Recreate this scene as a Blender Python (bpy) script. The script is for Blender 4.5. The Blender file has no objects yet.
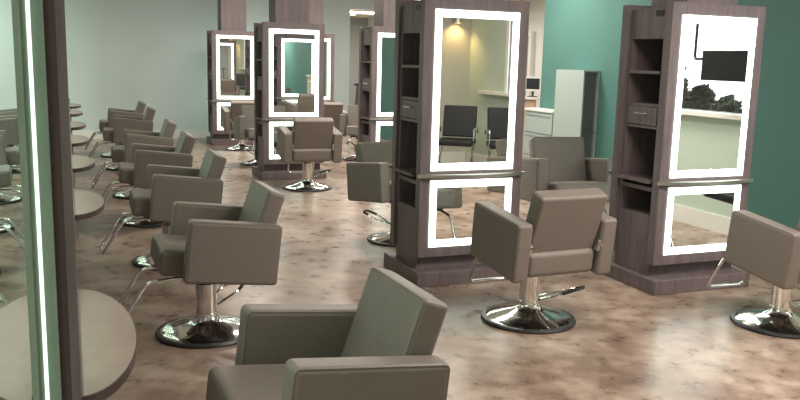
import bpy, bmesh, math, random
from mathutils import Vector, Matrix
PI = math.pi
random.seed(7)
S = bpy.context.scene
COL = S.collection

# ------------------------------------------------------------------ materials
def srgb(r, g, b):
    f = lambda c: (c/255/12.92) if c/255 <= .04045 else ((c/255+.055)/1.055)**2.4
    return (f(r), f(g), f(b), 1)

def mat(name, col, rough=.5, metal=0, spec=.5):
    m = bpy.data.materials.new(name); m.use_nodes = True
    b = m.node_tree.nodes['Principled BSDF']
    b.inputs['Base Color'].default_value = col
    b.inputs['Roughness'].default_value = rough
    b.inputs['Metallic'].default_value = metal
    b.inputs['Specular IOR Level'].default_value = spec
    return m

def noisy(name, cols, scale, rough=.5, stretch=(1, 1, 1), detail=5, bump=0, bscale=None, spec=.5, pos=(.3, .7), dist=0):
    """base colour from a noise ramp, optional bump"""
    m = mat(name, cols[0], rough, 0, spec)
    nt = m.node_tree; N = nt.nodes; L = nt.links; b = N['Principled BSDF']
    tc = N.new('ShaderNodeTexCoord'); mp = N.new('ShaderNodeMapping')
    mp.inputs['Scale'].default_value = stretch
    L.new(tc.outputs['Object'], mp.inputs['Vector'])
    n = N.new('ShaderNodeTexNoise'); n.inputs['Scale'].default_value = scale
    n.inputs['Detail'].default_value = detail; n.inputs['Distortion'].default_value = dist
    n.inputs['Roughness'].default_value = .62
    L.new(mp.outputs['Vector'], n.inputs['Vector'])
    r = N.new('ShaderNodeValToRGB')
    els = r.color_ramp.elements
    for i, c in enumerate(cols):
        p = pos[0] + (pos[1]-pos[0])*i/(len(cols)-1)
        e = els[i] if i < 2 else els.new(p)
        e.position = p; e.color = c
    L.new(n.outputs['Fac'], r.inputs['Fac'])
    L.new(r.outputs['Color'], b.inputs['Base Color'])
    if bump:
        n2 = N.new('ShaderNodeTexNoise'); n2.inputs['Scale'].default_value = bscale or scale*6
        n2.inputs['Detail'].default_value = 3
        L.new(mp.outputs['Vector'], n2.inputs['Vector'])
        bp = N.new('ShaderNodeBump'); bp.inputs['Strength'].default_value = bump
        bp.inputs['Distance'].default_value = .01
        L.new(n2.outputs['Fac'], bp.inputs['Height']); L.new(bp.outputs['Normal'], b.inputs['Normal'])
    return m

def emit(name, col, strength):
    m = bpy.data.materials.new(name); m.use_nodes = True
    nt = m.node_tree; nt.nodes.clear()
    e = nt.nodes.new('ShaderNodeEmission'); o = nt.nodes.new('ShaderNodeOutputMaterial')
    e.inputs['Color'].default_value = col; e.inputs['Strength'].default_value = strength
    m.cycles.emission_sampling = 'FRONT'
    nt.links.new(e.outputs[0], o.inputs[0]); return m

M = {}
M['vinyl'] = noisy('taupe_vinyl', [(.176, .151, .134, 1), (.196, .169, .150, 1)], 30, .46, bump=.12, bscale=260, spec=.4)
M['piping'] = mat('taupe_piping', (.16, .14, .115, 1), .5)
M['chrome'] = mat('chrome', (.86, .86, .85, 1), .09, 1)
M['black'] = mat('black_plastic', (.018, .017, .018, 1), .38)
M['black_vinyl'] = mat('black_vinyl', (.012, .012, .013, 1), .55, 0, .3)
M['steel'] = mat('brushed_steel', (.55, .53, .5, 1), .35, 1)
M['wood'] = noisy('mauve_grey_wood', [(.11, .084, .092, 1), (.145, .113, .12, 1), (.18, .143, .15, 1)], 5, .5, stretch=(6, 6, .5), bump=.06, bscale=30)
M['wood_dark'] = noisy('dark_wood', [(.05, .03, .032, 1), (.075, .046, .047, 1)], 5, .5, stretch=(6, 6, .5))
M['mirror'] = mat('mirror_silver', (.93, .95, .94, 1), .012, 1)
M['led'] = emit('led_border_glow', (.86, 1, .88, 1), 5)
M['led_div'] = emit('divider_led_border_glow', (.70, 1, .74, 1), 6.5)
M['led_strip'] = emit('led_strip_glow', (.80, 1, .84, 1), 2.0)
M['acrylic'] = noisy('green_acrylic', [(.20, .27, .215, 1), (.25, .325, .265, 1)], 60, .35, stretch=(1, 1, .2))
M['lamin'] = noisy('pinkish_laminate', [(.225, .155, .142, 1), (.255, .18, .165, 1)], 14, .42)
M['edge'] = mat('dark_edge_band', (.06, .038, .035, 1), .45)
M['wall'] = noisy('pale_sage_paint', [(.53, .605, .60, 1), (.55, .625, .62, 1)], 2, .75, spec=.2)
M['wall_green'] = noisy('pale_green_paint', [(.46, .56, .48, 1), (.48, .58, .50, 1)], 2, .75, spec=.2)
M['wall_beige'] = noisy('beige_sage_paint', [(.42, .43, .37, 1), (.44, .45, .39, 1)], 2, .75, spec=.2)
M['teal'] = noisy('teal_paint', [(.070, .18, .158, 1), (.078, .194, .172, 1)], 2, .6, spec=.3)
M['white'] = mat('white_paint', (.72, .72, .69, 1), .5)
M['ceil'] = mat('ceiling_paint', (.72, .70, .66, 1), .85)
M['ceil_warm'] = mat('cream_ceiling_paint', (.72, .60, .48, 1), .85)
M['lockers'] = mat('pale_mint_laminate', (.33, .40, .375, 1), .55)
M['shade_in'] = mat('shaded_interior', (.12, .14, .15, 1), .6)  # dark colour standing in for the shade inside the open cabinet
M['screen'] = mat('screen_black', (.015, .016, .018, 1), .18)
M['leaf'] = noisy('dark_leaves', [(.010, .016, .008, 1), (.03, .04, .02, 1)], 8, .7)
M['grey'] = mat('grey_panel', (.30, .31, .30, 1), .6)
M['wood_beige'] = noisy('beige_wood', [(.42, .30, .21, 1), (.52, .38, .28, 1)], 4, .5, stretch=(5, 5, .6))
M['door'] = noisy('honey_wood', [(.33, .20, .11, 1), (.42, .27, .16, 1)], 4, .5, stretch=(5, 5, .6))
M['asphalt'] = noisy('asphalt', [(.22, .22, .22, 1), (.32, .32, .31, 1)], 3, .9)
M['lamp'] = emit('troffer_diffuser', (1, .90, .80, 1), 40)
M['lampg'] = emit('cool_troffer_diffuser', (.86, 1, .86, 1), 40)
M['down'] = emit('downlight_lens', (1, .92, .8, 1), 14)
M['sconce'] = emit('sconce_bulb', (1, .60, .24, 1), 800)

def glass():
    m = mat('window_glass', (1, 1, 1, 1), .0)
    nt = m.node_tree; N = nt.nodes; L = nt.links
    t = N.new('ShaderNodeBsdfTransparent'); g = N.new('ShaderNodeBsdfGlossy'); g.inputs['Roughness'].default_value = .01
    mx = N.new('ShaderNodeMixShader'); mx.inputs[0].default_value = .06
    L.new(t.outputs[0], mx.inputs[1]); L.new(g.outputs[0], mx.inputs[2])
    L.new(mx.outputs[0], N['Material Output'].inputs[0]); return m
M['glass'] = glass()

def floor_mat():
    m = mat('stained_concrete', (.3, .25, .2, 1), .3)
    nt = m.node_tree; N = nt.nodes; L = nt.links; b = N['Principled BSDF']
    tc = N.new('ShaderNodeTexCoord')
    n1 = N.new('ShaderNodeTexNoise'); n1.inputs['Scale'].default_value = 2.4; n1.inputs['Detail'].default_value = 3
    n1.inputs['Roughness'].default_value = .58; n1.inputs['Distortion'].default_value = 0
    n2 = N.new('ShaderNodeTexNoise'); n2.inputs['Scale'].default_value = 7; n2.inputs['Detail'].default_value = 4
    n2.inputs['Roughness'].default_value = .62
    mp = N.new('ShaderNodeMapping'); mp.inputs['Location'].default_value = (.31, .77, .437); mp.inputs['Rotation'].default_value = (.4, .3, .5)
    L.new(tc.outputs['Object'], mp.inputs['Vector'])
    for n in (n1, n2): L.new(mp.outputs['Vector'], n.inputs['Vector'])
    r = N.new('ShaderNodeValToRGB'); e = r.color_ramp.elements
    e[0].position = .36; e[0].color = (.24, .168, .13, 1)
    e[1].position = .66; e[1].color = (.46, .37, .31, 1)
    k = e.new(.5); k.color = (.355, .268, .214, 1)
    r2 = N.new('ShaderNodeValToRGB'); e = r2.color_ramp.elements
    e[0].position = .38; e[0].color = (.60, .55, .52, 1); e[1].position = .60; e[1].color = (1, 1, 1, 1)
    L.new(n1.outputs['Fac'], r.inputs['Fac']); L.new(n2.outputs['Fac'], r2.inputs['Fac'])
    mx = N.new('ShaderNodeMixRGB'); mx.blend_type = 'MULTIPLY'; mx.inputs[0].default_value = 1
    L.new(r.outputs[0], mx.inputs[1]); L.new(r2.outputs[0], mx.inputs[2]); L.new(mx.outputs[0], b.inputs['Base Color'])
    rr = N.new('ShaderNodeMapRange'); rr.inputs[3].default_value = .22; rr.inputs[4].default_value = .36
    L.new(n2.outputs['Fac'], rr.inputs[0]); L.new(rr.outputs[0], b.inputs['Roughness'])
    return m
M['floor'] = floor_mat()

# ------------------------------------------------------------------ mesh helpers
def add_box(bm, x0, x1, y0, y1, z0, z1, bev=0, seg=2, mtx=None):
    t = bmesh.new()
    bmesh.ops.create_cube(t, size=1)
    bmesh.ops.scale(t, vec=(x1-x0, y1-y0, z1-z0), verts=t.verts)
    bmesh.ops.translate(t, vec=((x0+x1)/2, (y0+y1)/2, (z0+z1)/2), verts=t.verts)
    if bev:
        bmesh.ops.bevel(t, geom=t.edges[:], offset=bev, segments=seg, profile=.5, affect='EDGES', clamp_overlap=True)
    merge(bm, t, mtx)

def merge(bm, t, mtx=None):
    if mtx is not None: bmesh.ops.transform(t, matrix=mtx, verts=t.verts)
    me = bpy.data.meshes.new('tmp'); t.to_mesh(me); t.free()
    bm.from_mesh(me); bpy.data.meshes.remove(me)

def add_tube(bm, pts, r, n=10, closed=False, mtx=None):
    pts = [Vector(p) for p in pts]; t = bmesh.new(); rings = []
    N = len(pts); up = None
    for i, p in enumerate(pts):
        a = pts[(i-1) % N] if (i or closed) else p
        b = pts[(i+1) % N] if (i < N-1 or closed) else p
        d = (b-a).normalized()
        if up is None:
            up = d.orthogonal().normalized()
        up = (up - d*up.dot(d)).normalized()
        s = d.cross(up)
        rr = r[i] if isinstance(r, (list, tuple)) else r
        rings.append([t.verts.new(p + (up*math.cos(2*PI*k/n) + s*math.sin(2*PI*k/n))*rr) for k in range(n)])
    for i in range(N if closed else N-1):
        A, B = rings[i], rings[(i+1) % N]
        for k in range(n):
            t.faces.new((A[k], A[(k+1) % n], B[(k+1) % n], B[k]))
    if not closed:
        t.faces.new(rings[0][::-1]); t.faces.new(rings[-1])
    bmesh.ops.recalc_face_normals(t, faces=t.faces[:])
    merge(bm, t, mtx)

def fillet(pts, r, n=5):
    """round the corners of a polyline"""
    pts = [Vector(p) for p in pts]; out = [pts[0]]
    for i in range(1, len(pts)-1):
        a, p, b = pts[i-1], pts[i], pts[i+1]
        d1 = (a-p); d2 = (b-p)
        rr = min(r, d1.length*.45, d2.length*.45)
        p1 = p + d1.normalized()*rr; p2 = p + d2.normalized()*rr
        for k in range(n+1):
            t = k/n
            out.append(p1*(1-t)**2 + p*2*t*(1-t) + p2*t*t)
    out.append(pts[-1]); return out

def add_lathe(bm, prof, n=36, c=(0, 0, 0), mtx=None):
    t = bmesh.new(); rings = []
    for r, z in prof:
        if r < 1e-5: rings.append([t.verts.new((c[0], c[1], c[2]+z))])
        else: rings.append([t.verts.new((c[0]+r*math.cos(2*PI*k/n), c[1]+r*math.sin(2*PI*k/n), c[2]+z)) for k in range(n)])
    for A, B in zip(rings, rings[1:]):
        if len(A) == 1 and len(B) == 1: continue
        for k in range(n):
            if len(A) == 1: t.faces.new((A[0], B[(k+1) % n], B[k]))
            elif len(B) == 1: t.faces.new((A[k], A[(k+1) % n], B[0]))
            else: t.faces.new((A[k], A[(k+1) % n], B[(k+1) % n], B[k]))
    bmesh.ops.recalc_face_normals(t, faces=t.faces[:])
    merge(bm, t, mtx)

def add_prism(bm, outline, z0, z1, mtx=None, bev=0):
    """vertical prism over an xy outline"""
    t = bmesh.new()
    lo = [t.verts.new((x, y, z0)) for x, y in outline]; hi = [t.verts.new((x, y, z1)) for x, y in outline]
    n = len(outline)
    t.faces.new(lo[::-1]); t.faces.new(hi)
    for k in range(n): t.faces.new((lo[k], lo[(k+1) % n], hi[(k+1) % n], hi[k]))
    bmesh.ops.recalc_face_normals(t, faces=t.faces[:])
    merge(bm, t, mtx)

def obj(name, bm, m, parent=None, smooth=True, kind=None):
    me = bpy.data.meshes.new(name); bm.to_mesh(me); bm.free()
    me.materials.append(m)
    o = bpy.data.objects.new(name, me); COL.objects.link(o)
    if smooth:
        me.shade_smooth(); me.set_sharp_from_angle(angle=math.radians(42))
        w = o.modifiers.new('wn', 'WEIGHTED_NORMAL'); w.keep_sharp = True
    if parent: o.parent = parent
    if kind: o['kind'] = kind
    return o

def tag(o, label, cat, group=None):
    o['label'] = label; o['category'] = cat
    if group: o['group'] = group
    return o

def thing(name, label, cat, loc=(0, 0, 0), rz=0, group=None):
    o = bpy.data.objects.new(name, None); COL.objects.link(o)
    o.empty_display_size = .1
    o.location = loc; o.rotation_euler = (0, 0, rz)
    return tag(o, label, cat, group)

def box(name, m, x0, x1, y0, y1, z0, z1, parent=None, bev=0, seg=2, kind=None, smooth=True):
    b = bmesh.new(); add_box(b, x0, x1, y0, y1, z0, z1, bev, seg)
    return obj(name, b, m, parent, smooth and bev > 0, kind)

def dup(root, loc, rz, label, group=None, scale=1):
    r = root.copy(); COL.objects.link(r); r.location = loc; r.rotation_euler = (0, 0, rz); r.scale = (scale,)*3
    r['label'] = label
    if group: r['group'] = group
    for ch in list(root.children):
        c = ch.copy(); COL.objects.link(c); c.parent = r
        for g in list(ch.children):
            d = g.copy(); COL.objects.link(d); d.parent = c
    return r

def struct(name, m, x0, x1, y0, y1, z0, z1, bev=0):
    return box(name, m, x0, x1, y0, y1, z0, z1, None, bev, 2, 'structure')

def panel_holes(name, m, fixed, span, zr, holes, axis, parent=None):
    """wall slab with rectangular holes. axis 'x': slab normal x, spans y."""
    b = bmesh.new()
    a0, a1 = span; z0, z1 = zr
    cuts = sorted({a0, a1, *[h[0] for h in holes], *[h[1] for h in holes]})
    for s, e in zip(cuts, cuts[1:]):
        mid = (s+e)/2
        hs = sorted((h[2], h[3]) for h in holes if h[0] <= mid <= h[1])
        z = z0
        for h0, h1 in hs + [(z1, z1)]:
            if h0 > z+1e-6:
                if axis == 'x': add_box(b, fixed[0], fixed[1], s, e, z, h0)
                else: add_box(b, s, e, fixed[0], fixed[1], z, h0)
            z = max(z, h1)
    return obj(name, b, m, parent, False, None if parent else 'structure')

# ------------------------------------------------------------------ room shell
CEIL = 3.1; YB = 16.2; YR = -1.3; XL = -4.6; XR = 5.9; YT = 4.75; YO = 9.6; XA = 6.93; YA = 19.5; CA = 2.6
struct('floor', M['floor'], XL-.1, XA+.1, YR-.1, YA+.1, -.1, 0)
struct('ceiling', M['ceil'], XL-.1, XR+.1, YR-.1, YB+.1, CEIL, CEIL+.1)
b = bmesh.new()
add_box(b, XR+.1, XA+.1, YO, YA+.1, CA, CA+.1); add_box(b, 5.37, XR+.1, YB+.1, YA+.1, CA, CA+.1)
add_box(b, XR, XR+.1, YO, YB+.1, CA, CEIL)
obj('ceiling_alcove', b, M['ceil_warm'], None, False, 'structure')
struct('wall_back', M['wall'], XL, 5.37, YB, YB+.12, 0, CEIL)
b = bmesh.new(); add_box(b, 5.37, XR, YB, YB+.1, CA, CEIL)
obj('wall_back_header', b, M['wall'], None, False, 'structure')
struct('wall_left', M['wall'], XL-.1, XL, YR, YB+.1, 0, CEIL)
panel_holes('wall_rear', M['wall_beige'], (YR-.1, YR), (XL, XR+.1), (0, CEIL), [], 'y')
# window openings on the right wall, beside and behind the camera
W0, W1, WZ0, WZ1 = -.05, 3.55, 1.17, 2.55
panel_holes('wall_right', M['wall_green'], (XR, XR+.12), (YR, YT), (0, CEIL), [(W0, W1, WZ0, WZ1)], 'x')
struct('wall_right_teal', M['teal'], XR, XR+.12, YT, YO, 0, CEIL)
struct('wall_alcove_teal', M['teal'], XA, XA+.1, 12.7, 17.6, 0, CA)
b = bmesh.new(); add_box(b, XA, XA+.1, YO, 12.7, 0, CA); add_box(b, XA, XA+.1, 17.6, YA+.1, 0, CA); add_box(b, XR+.12, XA+.1, YO-.1, YO, 0, CA)
obj('wall_alcove', b, M['white'], None, False, 'structure')
struct('wall_corridor', M['grey'], 5.2, XA, YA, YA+.1, 0, CA)
struct('wall_corridor_left', M['wall'], 5.25, 5.37, YB+.12, YA, 0, CA)
struct('baseboard_back', M['white'], XL, 5.37, YB-.02, YB, 0, .16)
struct('baseboard_right', M['white'], XR-.022, XR, YR, YT, 0, .17)
struct('baseboard_rear', M['white'], XL, XR-.03, YR, YR+.02, 0, .17)
struct('baseboard_left', M['white'], XL, XL+.02, YR+.02, YB-.02, 0, .16)

# window on the right wall: frame, mullions, sill and pane
b = bmesh.new()
add_box(b, XR-.02, XR+.1, W0-.08, W0, WZ0, WZ1+.09); add_box(b, XR-.02, XR+.1, W1, W1+.08, WZ0, WZ1+.09)
add_box(b, XR-.02, XR+.1, W0, W1, WZ1, WZ1+.09)
for y in (1.05,): add_box(b, XR+.03, XR+.09, y-.03, y+.03, WZ0, WZ1)
obj('window_1', b, M['white'], None, False, 'structure')
struct('trim_1', M['white'], XR-.10, XR+.1, W0-.75, W1+.14, WZ0-.05, WZ0, .006)
b = bmesh.new(); add_box(b, XR+.055, XR+.062, W0, W1, WZ0, WZ1)
obj('window_2', b, M['glass'], None, False, 'structure')
# outside ground
struct('ground_outside', M['asphalt'], XR+.3, XR+14, -10, 15, -.25, -.15)

# ------------------------------------------------------------------ ceiling lights
def troffer(x, y, m, label, z=CEIL):
    t = thing('ceiling_light', label, 'light', (x, y, z), 0, 'recessed ceiling lights')
    b = bmesh.new()
    for a in ((-.62, .62, -.32, -.29), (-.62, .62, .29, .32), (-.62, -.59, -.29, .29), (.59, .62, -.29, .29)):
        add_box(b, *a, -.03, -.001)
    obj('frame', b, M['white'], t, False)
    b = bmesh.new(); b.faces.new([b.verts.new(v) for v in ((-.59, -.29, -.02), (-.59, .29, -.02), (.59, .29, -.02), (.59, -.29, -.02))]); obj('diffuser', b, m, t, False)
for y in (.2, 4.0, 7.8, 11.6, 15.0):
    troffer(-2.4, y, M['lampg'], 'recessed ceiling light over the left row of chairs')
for y in (2.5, 8.0, 13.0):
    troffer(2.95, y, M['lamp'], 'recessed ceiling light in front of the mirror towers')
for y in (2.0, 8.9, 13.0):
    troffer(4.75, y, M['lamp'], 'recessed ceiling light over the right side of the salon')
troffer(5.98, 16.9, M['lamp'], 'recessed ceiling light in the corridor beyond the back wall', CA)
for i, (x, y) in enumerate(((6.45, 11.2), (6.5, 14.8), (6.1, 18.2))):
    t = thing('downlight', ['recessed downlight in the cream ceiling just right of the first mirror tower',
        'recessed downlight in the cream ceiling halfway down the corridor', 'recessed downlight at the far end of the corridor ceiling'][i], 'light', (x, y, CA), 0, 'corridor downlights')
    b = bmesh.new(); add_lathe(b, [(.085, -.001), (.11, -.001), (.11, -.012), (.085, -.012), (.085, -.001)], 24); obj('trim_ring', b, M['white'], t)
    b = bmesh.new(); add_lathe(b, [(0, -.008), (.084, -.008), (.084, -.003), (0, -.003)], 24); obj('lens', b, M['down'], t)

# ------------------------------------------------------------------ styling chair (faces +y)
TILT = Matrix.Translation((0, .045, .40)) @ Matrix.Rotation(math.radians(6), 4, 'X') @ Matrix.Translation((0, 0, -.40))

def slab(bm, p0, p1, th, x0, x1, bev, mtx):
    """padded board leaning from p0 (y,z) to p1 (y,z), thickness th backwards"""
    d = Vector((0, p1[0]-p0[0], p1[1]-p0[1])); L = d.length
    ang = math.atan2(-d.y, d.z)
    m = mtx @ Matrix.Translation((0, p0[0], p0[1])) @ Matrix.Rotation(ang, 4, 'X')
    add_box(bm, x0, x1, -th, 0, 0, L, bev, 4, m)

def make_chair(name, label, vinyl, piping):
    t = thing(name, label, 'chair')
    # round domed base with a dark rim ring
    b = bmesh.new()
    add_lathe(b, [(.0, .012), (.262, .012), (.262, .02), (.235, .034), (.16, .052), (.10, .068), (.075, .085), (.066, .11), (.066, .125), (0, .125)], 48)
    base = obj('base', b, M['chrome'], t)
    b = bmesh.new(); add_lathe(b, [(.262, .0), (.287, .0), (.290, .01), (.284, .02), (.262, .022), (.262, 0)], 48)
    obj('base_ring', b, M['black'], base)
    b = bmesh.new()
    add_lathe(b, [(0, .12), (.060, .12), (.060, .30), (.050, .305), (.050, .31), (.040, .315), (.040, .375), (0, .375)], 28)
    obj('column', b, M['chrome'], t)
    # pump lever with a black pad
    b = bmesh.new()
    add_tube(b, fillet([(.045, -.04, .13), (.09, -.20, .205), (.16, -.265, .245), (.235, -.235, .245), (.20, -.12, .20), (.05, .02, .13)], .03), .007, 8)
    lev = obj('pump_lever', b, M['chrome'], t)
    b = bmesh.new()
    add_tube(b, fillet([(.095, -.208, .209), (.16, -.265, .246), (.235, -.235, .246), (.217, -.175, .222)], .03), .0105, 8)
    obj('pedal_pad', b, M['black'], lev)
    # seat support plate
    b = bmesh.new(); add_box(b, -.16, .16, -.26, .14, .365, .402, .008, 2, TILT); add_box(b, -.07, .07, -.09, .08, .335, .37, .006)
    obj('seat_plate', b, M['black'], t)
    # seat with a rounded front
    b = bmesh.new()
    add_box(b, -.231, .231, -.36, .245, .388, .54, .035, 5, TILT)
    st = obj('seat', b, vinyl, t)
    b = bmesh.new(); add_tube(b, [TILT @ Vector(p) for p in fillet([(-.222, -.2, .524), (-.222, .226, .524), (.222, .226, .524), (.222, -.2, .524)], .03)], .004, 6)
    obj('piping', b, piping, st)
    # arms: padded box panels
    for s in (-1, 1):
        b = bmesh.new()
        x0, x1 = sorted((s*.234, s*.336))
        add_box(b, x0, x1, -.385, .125, .378, .722, .022, 4, TILT)
        a = obj('armrest', b, vinyl, t)
        b = bmesh.new()
        xo = s*.3295
        pts = [(xo, -.378, .392), (xo, -.378, .7155), (xo, .118, .7155), (xo, .118, .392)]
        add_tube(b, [TILT @ Vector(p) for p in fillet(pts, .02, 4)], .0038, 6)
        xi = s*.2405
        pts = [(xi, -.30, .7155), (xi, .118, .7155), (xi, .118, .40)]
        add_tube(b, [TILT @ Vector(p) for p in fillet(pts, .02, 4)], .0038, 6)
        obj('piping', b, piping, a)
        b = bmesh.new()
        add_box(b, *sorted((s*.222, s*.242)), -.375, -.32, .53, .60, .004, 2, TILT)
        add_tube(b, [TILT @ Vector((s*.22, -.41, .58)), TILT @ Vector((s*.24, -.36, .58))], .008, 8)
        obj('bracket', b, M['steel'], t)
    # backrest
    b = bmesh.new(); slab(b, (-.215, .475), (-.315, .90), .104, -.226, .226, .022, TILT)
    bk = obj('backrest', b, vinyl, t)
    b = bmesh.new()
    d = Vector((0, -.10, .425)).normalized(); nrm = Vector((0, d.z, -d.y))
    P0 = Vector((0, -.215, .475)) - nrm*.006
    q = lambda x, l: P0 + d*l + Vector((x, 0, 0))
    L = Vector((0, -.10, .425)).length
    add_tube(b, [TILT @ p for p in fillet([q(-.219, .07), q(-.219, L-.007), q(.219, L-.007), q(.219, .07)], .02, 4)], .0038, 6)
    obj('piping', b, piping, bk)
    # chrome U footrest
    b = bmesh.new()
    add_tube(b, fillet([(-.14, .02, .392), (-.155, .35, .365), (-.155, .50, .12), (.155, .50, .12), (.155, .35, .365), (.14, .02, .392)], .045, 6), .0115, 10)
    obj('footrest', b, M['chrome'], t)
    return t

def R(a): return math.radians(a)
G_R = 'styling chairs in the row right of the divider'
G_L = 'styling chairs in the row left of the divider'
chair = make_chair('styling_chair', 'nearest taupe styling chair, cut off by the bottom edge, seen over its left arm', M['vinyl'], M['piping'])
chair['group'] = G_R
chair.location = (.68, 2.475, 0); chair.rotation_euler = (0, 0, R(92))
rows = [(.69, 4.66, 91, 'taupe styling chair in the right row, second nearest, whole round chrome base in view'),
        (.68, 6.42, 89, 'taupe styling chair third along the right row'),
        (.68, 8.05, 89, 'taupe styling chair fourth along the right row'),
        (.69, 9.62, 89, 'taupe styling chair fifth along the right row'),
        (.69, 12.0, 89, 'taupe styling chair next to last in the right row, near the back wall'),
        (.69, 13.5, 89, 'taupe styling chair farthest along the right row')]
for x, y, a, lab in rows: dup(chair, (x, y, 0), R(a), lab, G_R)
lrows = [(4.65, 'taupe styling chair left of the divider, only its footrest and seat front in view'),
         (6.42, 'taupe styling chair left of the divider, nearest one whose backrest is in view'),
         (8.05, 'taupe styling chair left of the divider, second whose backrest is in view'),
         (9.62, 'taupe styling chair left of the divider, third whose backrest is in view'),
         (12.0, 'taupe styling chair left of the divider, fourth whose backrest is in view'),
         (13.5, 'taupe styling chair farthest along the row left of the divider')]
for y, lab in lrows: dup(chair, (-.80, y, 0), R(-89), lab, G_L)
G_T = 'styling chairs at the mirror towers'
tower_chairs = [
    (2.64, 4.30, 2, 1.03, 'taupe styling chair facing the large centre mirror tower, its back towards the viewer'),
    (4.13, 3.72, -2, 1, 'taupe styling chair at the right edge of the view, facing the rightmost mirror tower'),
    (2.69, 9.70, -5, 1.05, 'taupe styling chair facing the column tower, back towards the viewer'),
    (2.70, 6.66, 197, 1, 'pale taupe styling chair half hidden behind the left side of the large centre tower'),
    (4.04, 6.0, 168, 1.1, 'taupe styling chair facing the viewer in front of the tall pale cabinet'),
    (2.74, 14.1, -4, 1, 'taupe styling chair at the far left tower by the back wall'),
    (4.12, 13.75, -3, 1, 'taupe chair seen just right of the column tower, its back towards the viewer'),
    (4.30, 12.35, 160, 1, 'pale taupe styling chair seen in the gap right of the column tower, near the corridor'),
    (2.62, 12.1, 178, 1, 'taupe styling chair behind the column tower, seen only in the far left mirror')]
for x, y, a, s, lab in tower_chairs: dup(chair, (x, y, 0), R(a), lab, G_T, s)

# ------------------------------------------------------------------ mirror tower
def frame_ring(bm, x0, x1, z0, z1, w, y0, y1):
    add_box(bm, x0, x1, y0, y1, z0, z0+w); add_box(bm, x0, x1, y0, y1, z1-w, z1)
    add_box(bm, x0, x0+w, y0, y1, z0+w, z1-w); add_box(bm, x1-w, x1, y0, y1, z0+w, z1-w)

def flat_ring(bm, x0, x1, z0, z1, w, y, s):
    for a, b_, c, d in ((x0, x1, z0, z0+w), (x0, x1, z1-w, z1), (x0, x0+w, z0+w, z1-w), (x1-w, x1, z0+w, z1-w)):
        q = [(a, y, c), (b_, y, c), (b_, y, d), (a, y, d)]
        bm.faces.new([bm.verts.new(v) for v in (q if s < 0 else q[::-1])])

def make_tower():
    t = thing('mirror_tower', 'x', 'mirror station', (0, 0, 0), 0, 'double sided mirror towers')
    hw = .41
    box('plinth', M['wood'], -.435, .435, -.34, .34, 0, .105, t, .006)
    # shelf body: outer boards with open bays on both sides
    b = bmesh.new()
    W, D = .385, .2
    add_box(b, -W, W, -D, D, .105, .54)                 # solid bottom
    add_box(b, -W, W, -D, -D+.03, .54, 2.0); add_box(b, -W, W, D-.03, D, .54, 2.0)
    add_box(b, -W, W, -D+.03, D-.03, 1.79, 2.0)         # header
    for s in (-1, 1):
        x0, x1 = sorted((s*.02, s*W))
        for z0, z1 in ((.715, .745), (1.16, 1.18), (1.315, 1.335)):
            add_box(b, x0, x1, -D+.03, D-.03, z0, z1)
    obj('shelf_body', b, M['wood'], t, False)
    box('shaded_back_board', M['wood_dark'], -.02, .02, -D+.0305, D-.0305, .541, 1.789, t)  # darker wood here paints in the shade of the open bays
    for s in (-1, 1):
        x0, x1 = sorted((s*.02, s*(W+.012)))
        box('shelf', M['wood'], x0, x1, -D+.031, D-.031, 1.545, 1.567, t, .003)
        box('lower_shelf', M['wood'], *sorted((s*.02, s*(W+.045))), -D+.031, D-.031, .775, .795, t, .003)
        xf0, xf1 = sorted((s*(W-.33), s*(W+.006)))
        d = box('drawer', M['wood'], xf0, xf1, -D+.034, D-.034, 1.184, 1.311, t, .003)
        b = bmesh.new()
        xh = s*(W+.006)
        add_tube(b, fillet([(xh, -.06, 1.265), (xh+s*.022, -.06, 1.265), (xh+s*.022, .06, 1.265), (xh, .06, 1.265)], .01, 3), .006, 8)
        obj('handle', b, M['steel'], d)
        box('power_outlet', M['black'], *sorted((s*(W-.002), s*(W+.004))), -.155, -.075, 1.945, 1.985, t)
    box('crown', M['wood'], -.225, .225, -.19, .19, 2.0, CEIL-.002, t)
    # front and rear mirror panels
    for s, nm in ((-1, 'front_panel'), (1, 'rear_panel')):
        y0, y1 = sorted((s*.2, s*.275))
        p = box(nm, M['wood'], -hw, hw, y0, y1, .2, 2.035, t, .004)
        for z0, z1 in ((.83, 1.95), (.276, .76)):
            ya, yb = sorted((s*.2755, s*.281))
            b = bmesh.new(); flat_ring(b, -.33, .33, z0, z1, .052, s*.281, s)
            obj('light_border', b, M['led'], p, False)
            box('mirror', M['mirror'], -.278, .278, *sorted((s*.2755, s*.279)), z0+.052, z1-.052, p)
        # bow fronted ledge between the two mirrors
        out = [(-.43, s*.2755)] + [(-.43 + .86*k/20, s*(.29 + .075*math.sin(PI*k/20)**.8)) for k in range(21)] + [(.43, s*.2755)]
        b = bmesh.new(); add_prism(b, out, .783, .806)
        obj('ledge', b, M['steel'], p, False)
    return t

tower = make_tower()
tw = [(2.678, 5.505, 'large centre mirror tower with lit upper and lower mirrors, open shelves on its left side'),
      (4.206, 4.825, 'rightmost mirror tower, dark wood shelves on its left and a window in its mirror'),
      (2.725, 10.775, 'mirror tower left of centre with a tall mauve column rising to the ceiling'),
      (2.77, 15.105, 'farthest left mirror tower, standing against the pale back wall'),
      (4.21, 10.775, 'mirror tower mostly hidden behind the left edge of the large centre tower'),
      (4.206, 15.1, 'distant mirror tower of which only a sliver shows right of the column tower')]
tower.location = tw[0][:2] + (0,); tower['label'] = tw[0][2]
for x, y, lab in tw[1:]: dup(tower, (x, y, 0), 0, lab)

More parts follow.
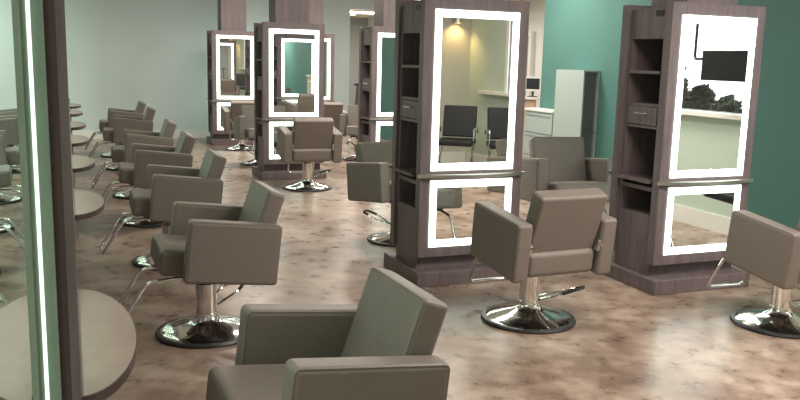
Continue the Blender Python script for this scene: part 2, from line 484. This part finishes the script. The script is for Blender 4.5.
# ------------------------------------------------------------------ station divider seen end on
DX0, DX1 = -.109, -.030
t = thing('station_divider', 'thin mirrored divider seen end on, green acrylic edge with a bright light strip', 'divider', (0, 2.0, 0))
DY = 13.3; DZ = 2.75
box('core_panel', M['wood_dark'], -.046, -.0335, 0, DY, .0, DZ, t)
box('right_facing', M['wood'], -.0333, DX1, 0.03, DY, 0, DZ, t)
box('core_end', M['wood_dark'], -.0333, -.0233, 0, .03, 0, DZ, t)
box('right_edge_trim', M['wood'], -.0231, -.0025, 0, .03, 0, DZ, t)
box('left_facing', M['acrylic'], DX0, -.0462, .0, DY, 0, DZ, t)
box('ledge_rail', M['wood'], DX1+.0003, -.0025, .0305, DY, .60, .80, t)
box('light_strip', M['led_strip'], -.0815, -.0735, -.004, -.0005, 0.01, DZ-.01, t)
b = bmesh.new()
add_box(b, DX0, -.094, -.008, -.0005, .01, DZ-.01); add_box(b, -.054, -.047, -.008, -.0005, .01, DZ-.01)
obj('edge_trim', b, M['acrylic'], t, False)
LEDGES = [2.49, 4.82, 6.62, 8.35, 10.05, 12.1, 13.75]
for y in LEDGES:
    for s, xf in ((1, DX1), (-1, DX0)):
        xa, xb = sorted((xf+s*.0005, xf+s*.004))
        b = bmesh.new()
        y0, y1 = y-2-.42, y-2+.42
        w = .058
        for a in ((y0, y1, .86, .86+w), (y0, y1, 1.98-w, 1.98), (y0, y0+w, .86+w, 1.98-w), (y1-w, y1, .86+w, 1.98-w)):
            add_box(b, xa, xb, *a)
        lb = obj('light_border', b, M['led_div'], t, False)
        box('mirror', M['mirror'], *sorted((xf+s*.0005, xf+s*.003)), y0+w, y1-w, .86+w, 1.98-w, t)

names_r = ['large half moon ledge at the bottom left, right of the divider, nearest the viewer',
    'half moon ledge second nearest on the right side of the divider', 'half moon ledge third along the right side of the divider',
    'half moon ledge fourth along the right side of the divider', 'half moon ledge fifth along the right side of the divider',
    'half moon ledge sixth along the right side of the divider', 'half moon ledge farthest along the right side of the divider']
names_l = ['half moon ledge in the bottom left corner, left of the divider']
for i, y in enumerate(LEDGES):
    for s, xf in ((1, DX1), (-1, DX0)):
        if s < 0 and i > 0: continue
        lab = names_r[i] if s > 0 else names_l[0]
        t2 = thing('half_moon_ledge', lab, 'ledge', (-.0027 if s > 0 else xf-.0039, y, 0), 0, 'half moon ledges along the divider')
        A = .487 if i == 0 else .43
        def outl(a, bb):
            return [(s*bb*math.sin(PI*k/28)**1.08, -a*math.cos(PI*k/28)) for k in range(29)]
        b = bmesh.new(); add_prism(b, outl(A-.002, .158), .756, .781); obj('ledge_top', b, M['lamin'], t2, False)
        b = bmesh.new()
        o1 = outl(A, .160); o0 = outl(A-.002, .1582)
        for k in range(28):
            q = bmesh.new()
            vs = [q.verts.new((*o0[k], .752)), q.verts.new((*o0[k+1], .752)), q.verts.new((*o1[k+1], .752)), q.verts.new((*o1[k], .752)),
                  q.verts.new((*o0[k], .779)), q.verts.new((*o0[k+1], .779)), q.verts.new((*o1[k+1], .779)), q.verts.new((*o1[k], .779))]
            for f in ((0, 3, 2, 1), (4, 5, 6, 7), (0, 1, 5, 4), (2, 3, 7, 6), (0, 4, 7, 3), (1, 2, 6, 5)): q.faces.new([vs[j] for j in f])
            bmesh.ops.recalc_face_normals(q, faces=q.faces[:]); merge(b, q)
        obj('edge_band', b, M['edge'], t2, False)
        for yy in (-.25, .25):
            b = bmesh.new()
            add_box(b, *sorted((0, s*.10)), yy-.012, yy+.012, .735, .755); add_box(b, *sorted((0, s*.014)), yy-.012, yy+.012, .62, .755)
            obj('bracket', b, M['steel'], t2, False)

# ------------------------------------------------------------------ right wall furniture
t = thing('tall_cabinet', 'tall pale mint cabinet with an open dark front, against the teal wall', 'cabinet', (5.78, 8.57, 0))
X0, X1, Y0, Y1, H = -.115, .115, -.3, .3, 1.53
b = bmesh.new()
add_box(b, X0, X0+.02, Y0, Y1, 0, H); add_box(b, X1-.02, X1, Y0, Y1, 0, H)
add_box(b, X0+.02, X1-.02, Y0, Y1, H-.02, H); add_box(b, X0+.02, X1-.02, Y0, Y1, 0, .08)
obj('carcass', b, M['lockers'], t, False)
box('shaded_interior_fill', M['shade_in'], X0+.0205, X1-.0205, Y0+.06, Y1, .081, H-.021, t)  # solid dark fill in place of the shaded hollow
box('shelf', M['shade_in'], X0+.0205, X1-.0205, Y0+.012, Y0+.059, .78, .80, t)
t = thing('low_drawer_cabinet', 'low pale mint drawer cabinet with a white top, left of the tall cabinet', 'cabinet', (5.78, 9.25, 0))
box('carcass', M['lockers'], -.10, .115, -.36, .34, 0, .98, t)
box('cabinet_top', M['white'], -.125, .115, -.37, .35, .98, 1.01, t, .004)
for z0, z1 in ((.70, .955), (.40, .68), (.10, .38)):
    d = box('drawer', M['lockers'], -.116, -.1005, -.345, .325, z0, z1, t, .004)
    box('drawer_pull', M['steel'], -.124, -.1165, -.30, .28, z1-.03, z1-.018, d)

# reception desk seen in the gap right of the centre tower
t = thing('reception_desk', 'beige wood reception desk in the gap right of the centre tower', 'desk', (6.50, 10.95, 0))
box('front_board', M['wood_beige'], -.30, -.26, -.7, .7, 0, 1.08, t, .004)
box('desk_body', M['wood_beige'], -.26, .30, -.7, .7, 0, .76, t)
box('transaction_top', M['white'], -.34, -.08, -.72, .72, 1.08, 1.11, t, .005)
t = thing('computer_monitor', 'small black computer monitor with a pale bezel on the reception desk', 'monitor', (6.32, 10.5, 1.111), R(-40))
b = bmesh.new(); add_box(b, -.07, .07, -.05, .05, 0, .012, .004); add_box(b, -.015, .015, .0, .02, .012, .1); obj('stand', b, M['black'], t)
box('bezel', M['white'], -.13, .13, -.012, .016, .08, .30, t, .005)
box('screen', M['screen'], -.098, .098, -.015, -.0125, .112, .268, t)
t = thing('desk_telephone', 'pale desk telephone standing beside the computer monitor', 'telephone', (6.28, 11.0, 1.111), R(-80))
b = bmesh.new(); add_box(b, -.1, .1, -.09, .09, 0, .035, .008); obj('body', b, M['white'], t)
b = bmesh.new(); add_tube(b, fillet([(-.06, -.08, .04), (-.06, -.07, .065), (-.06, .07, .065), (-.06, .08, .04)], .02, 4), .016, 8); obj('handset', b, M['black'], t)
box('grey_door', M['grey'], XA-.05, XA-.004, 11.6, 12.6, 0, 2.02).name = 'door_1'
bpy.data.objects['door_1']['kind'] = 'structure'
b = bmesh.new()
add_box(b, XA-.07, XA-.003, 11.52, 11.6, 0, 2.1); add_box(b, XA-.07, XA-.003, 12.6, 12.68, 0, 2.1); add_box(b, XA-.07, XA-.003, 11.6, 12.6, 2.02, 2.1)
obj('trim_2', b, M['white'], None, False, 'structure')
# bar stool in the corridor
t = thing('bar_stool', 'thin black bar stool standing in the corridor beyond the back wall', 'stool', (6.42, 18.4, 0))
b = bmesh.new(); add_lathe(b, [(0, .98), (.19, .98), (.20, 1.0), (.19, 1.02), (0, 1.02)], 24); obj('seat', b, M['black'], t)
for a in range(4):
    c, s_ = math.cos(a*PI/2+.6), math.sin(a*PI/2+.6)
    b = bmesh.new(); add_tube(b, [(c*.14, s_*.14, .98), (c*.22, s_*.22, 0)], .014, 8); obj('leg', b, M['black'], t)
b = bmesh.new(); add_tube(b, [(.195*math.cos(k*PI/10), .195*math.sin(k*PI/10), .35) for k in range(20)], .01, 8, True); obj('foot_ring', b, M['black'], t)

# ------------------------------------------------------------------ things behind the camera, seen in the mirrors
t = thing('television', 'black flat television hanging from a ceiling pole in front of the bright window', 'television', (5.62, 3.14, CEIL))
b = bmesh.new()
add_tube(b, fillet([(0, -.42, -.002), (0, -.42, -1.42), (0, -.2, -1.42)], .03, 4), .014, 10); add_lathe(b, [(0, -.012), (.06, -.012), (.06, -.001), (0, -.001)], 20, (0, -.42, 0))
add_box(b, -.02, .02, -.22, -.16, -1.46, -1.38)
obj('ceiling_pole', b, M['black'], t)
box('casing', M['black'], -.03, .03, -.29, .29, -1.62, -1.34, t, .008)
box('screen', M['screen'], -.034, -.0305, -.275, .275, -1.605, -1.355, t)

def shrub(x, y, h, r, label):
    t = thing('shrub', label, 'shrub', (x, y, -.15), 0, 'dark shrubs outside the window')
    b = bmesh.new(); add_tube(b, [(0, 0, 0), (.02, .01, h*.35), (0, .02, h*.75)], [.03, .025, .012], 8); obj('stem', b, M['wood_dark'], t)
    rnd = random.Random(int(x*100+y*1000)); b = bmesh.new()
    for k in range(2600):
        u = rnd.uniform(-1, 1); a = rnd.uniform(0, 2*PI); rr = rnd.uniform(.55, 1)**.5
        c = Vector((math.cos(a)*math.sqrt(1-u*u)*r*rr, math.sin(a)*math.sqrt(1-u*u)*r*rr, h*.58 + u*h*.42*rr))
        q = Vector((rnd.gauss(0, 1), rnd.gauss(0, 1), rnd.gauss(0, 1))).normalized(); s_ = q.orthogonal().normalized(); w = q.cross(s_)
        l = rnd.uniform(.06, .10)
        vs = [b.verts.new(c+s_*l), b.verts.new(c+w*l*.5+q*.01), b.verts.new(c-s_*l), b.verts.new(c-w*l*.5+q*.01)]
        b.faces.new(vs)
    obj('foliage', b, M['leaf'], t, False)
shrub(7.0, .70, 1.86, .27, 'tallest dark shrub outside the window')
shrub(7.7, .52, 1.52, .25, 'dark shrub outside, behind the tallest one')
shrub(7.0, 1.74, 1.42, .20, 'small rounded dark shrub outside, nearest the television')
shrub(7.7, 1.42, 1.27, .18, 'lowest dark shrub outside the window')

def black_chair(x, y, a, label, pedestal=False):
    t = thing('black_salon_chair', label, 'chair', (x, y, 0), R(a), 'black chairs seen in the mirrors')
    b = bmesh.new(); add_box(b, -.25, .25, -.25, .22, .44, .52, .025, 3); obj('seat', b, M['black_vinyl'], t)
    b = bmesh.new(); slab(b, (-.20, .54), (-.30, .98), .055, -.24, .24, .02, Matrix()); obj('backrest', b, M['black_vinyl'], t)
    if pedestal:
        b = bmesh.new(); add_lathe(b, [(0, 0), (.25, 0), (.25, .015), (.06, .05), (.04, .08), (.04, .44), (0, .44)], 32); obj('base', b, M['chrome'], t)
    for s in (-1, 1):
        b = bmesh.new()
        add_tube(b, fillet([(s*.27, -.24, .60), (s*.27, -.2, .68), (s*.27, .17, .68), (s*.27, .17, .45)], .04, 5), .012, 8); obj('armrest', b, M['chrome'], t)
        if pedestal: continue
        b = bmesh.new(); add_tube(b, [(s*.24, .2, .45), (s*.24, -.24, .02)], .012, 8); obj('leg', b, M['chrome'], t)
        b = bmesh.new(); add_tube(b, [(s*.225, -.22, .45), (s*.225, .24, .02)], .012, 8); obj('leg', b, M['chrome'], t)
black_chair(5.02, .12, 35, 'black salon chair with chrome arms left in the centre tower mirror')
black_chair(5.55, .62, 20, 'black salon chair with crossed chrome legs at the right edge of the centre mirror')
black_chair(5.50, 3.58, 100, 'black padded chair by the pale wall, seen in the rightmost tower mirror', True)

t = thing('wall_sconce', 'warm wall sconce washing the pale rear wall with yellow light', 'lamp', (5.62, YR, 2.28))
b = bmesh.new(); add_box(b, -.05, .05, .001, .03, -.08, .08, .004); obj('back_plate', b, M['steel'], t)
b = bmesh.new(); add_lathe(b, [(.055, -.10), (.06, -.10), (.06, .10), (.055, .10), (.055, -.10)], 24, (0, .095, 0)); obj('lamp_shade', b, M['steel'], t)
b = bmesh.new(); add_lathe(b, [(0, -.05), (.028, -.05), (.028, .03), (0, .03)], 16, (0, .095, 0)); obj('bulb', b, M['sconce'], t)
struct('door_2', M['door'], 4.25, 5.2, YR+.003, YR+.05, 0, 2.02)
b = bmesh.new()
add_box(b, 4.15, 4.25, YR+.002, YR+.06, 0, 2.12); add_box(b, 5.2, 5.3, YR+.002, YR+.06, 0, 2.12); add_box(b, 4.25, 5.2, YR+.002, YR+.06, 2.02, 2.12)
obj('trim_3', b, M['wood_beige'], None, False, 'structure')

# ------------------------------------------------------------------ daylight
w = bpy.data.worlds.new('overcast'); S.world = w; w.use_nodes = True
bg = w.node_tree.nodes['Background']
bg.inputs['Color'].default_value = (.93, .97, 1, 1); bg.inputs['Strength'].default_value = 3.0

# ------------------------------------------------------------------ camera
f, yaw, pitch, roll = 816.1, .3853, .1701, .0253
cy, sy = math.cos(yaw), math.sin(yaw)
fwd = Vector((sy*math.cos(pitch), cy*math.cos(pitch), -math.sin(pitch)))
right = Vector((cy, -sy, 0)); up = right.cross(fwd)
r_ = right*math.cos(roll) + up*math.sin(roll); u_ = -right*math.sin(roll) + up*math.cos(roll)
cam = bpy.data.cameras.new('camera'); co = bpy.data.objects.new('camera', cam); COL.objects.link(co)
cam.sensor_fit = 'HORIZONTAL'; cam.sensor_width = 36; cam.lens = 36*f/800; cam.clip_start = .05; cam.clip_end = 200
m3 = Matrix((r_, u_, -fwd)).transposed(); m4 = m3.to_4x4(); m4.translation = (0, 0, 1.6)
co.matrix_world = m4
S.camera = co
vs = S.view_settings
vs.view_transform = 'Standard'; vs.look = 'None'; vs.gamma = 1; vs.use_curve_mapping = False
vs.exposure = 0.17
S.cycles.use_denoising = True; S.cycles.denoising_prefilter = 'ACCURATE'; S.cycles.denoising_input_passes = 'RGB_ALBEDO_NORMAL'
S.cycles.max_bounces = 10; S.cycles.glossy_bounces = 6; S.cycles.sample_clamp_indirect = 6
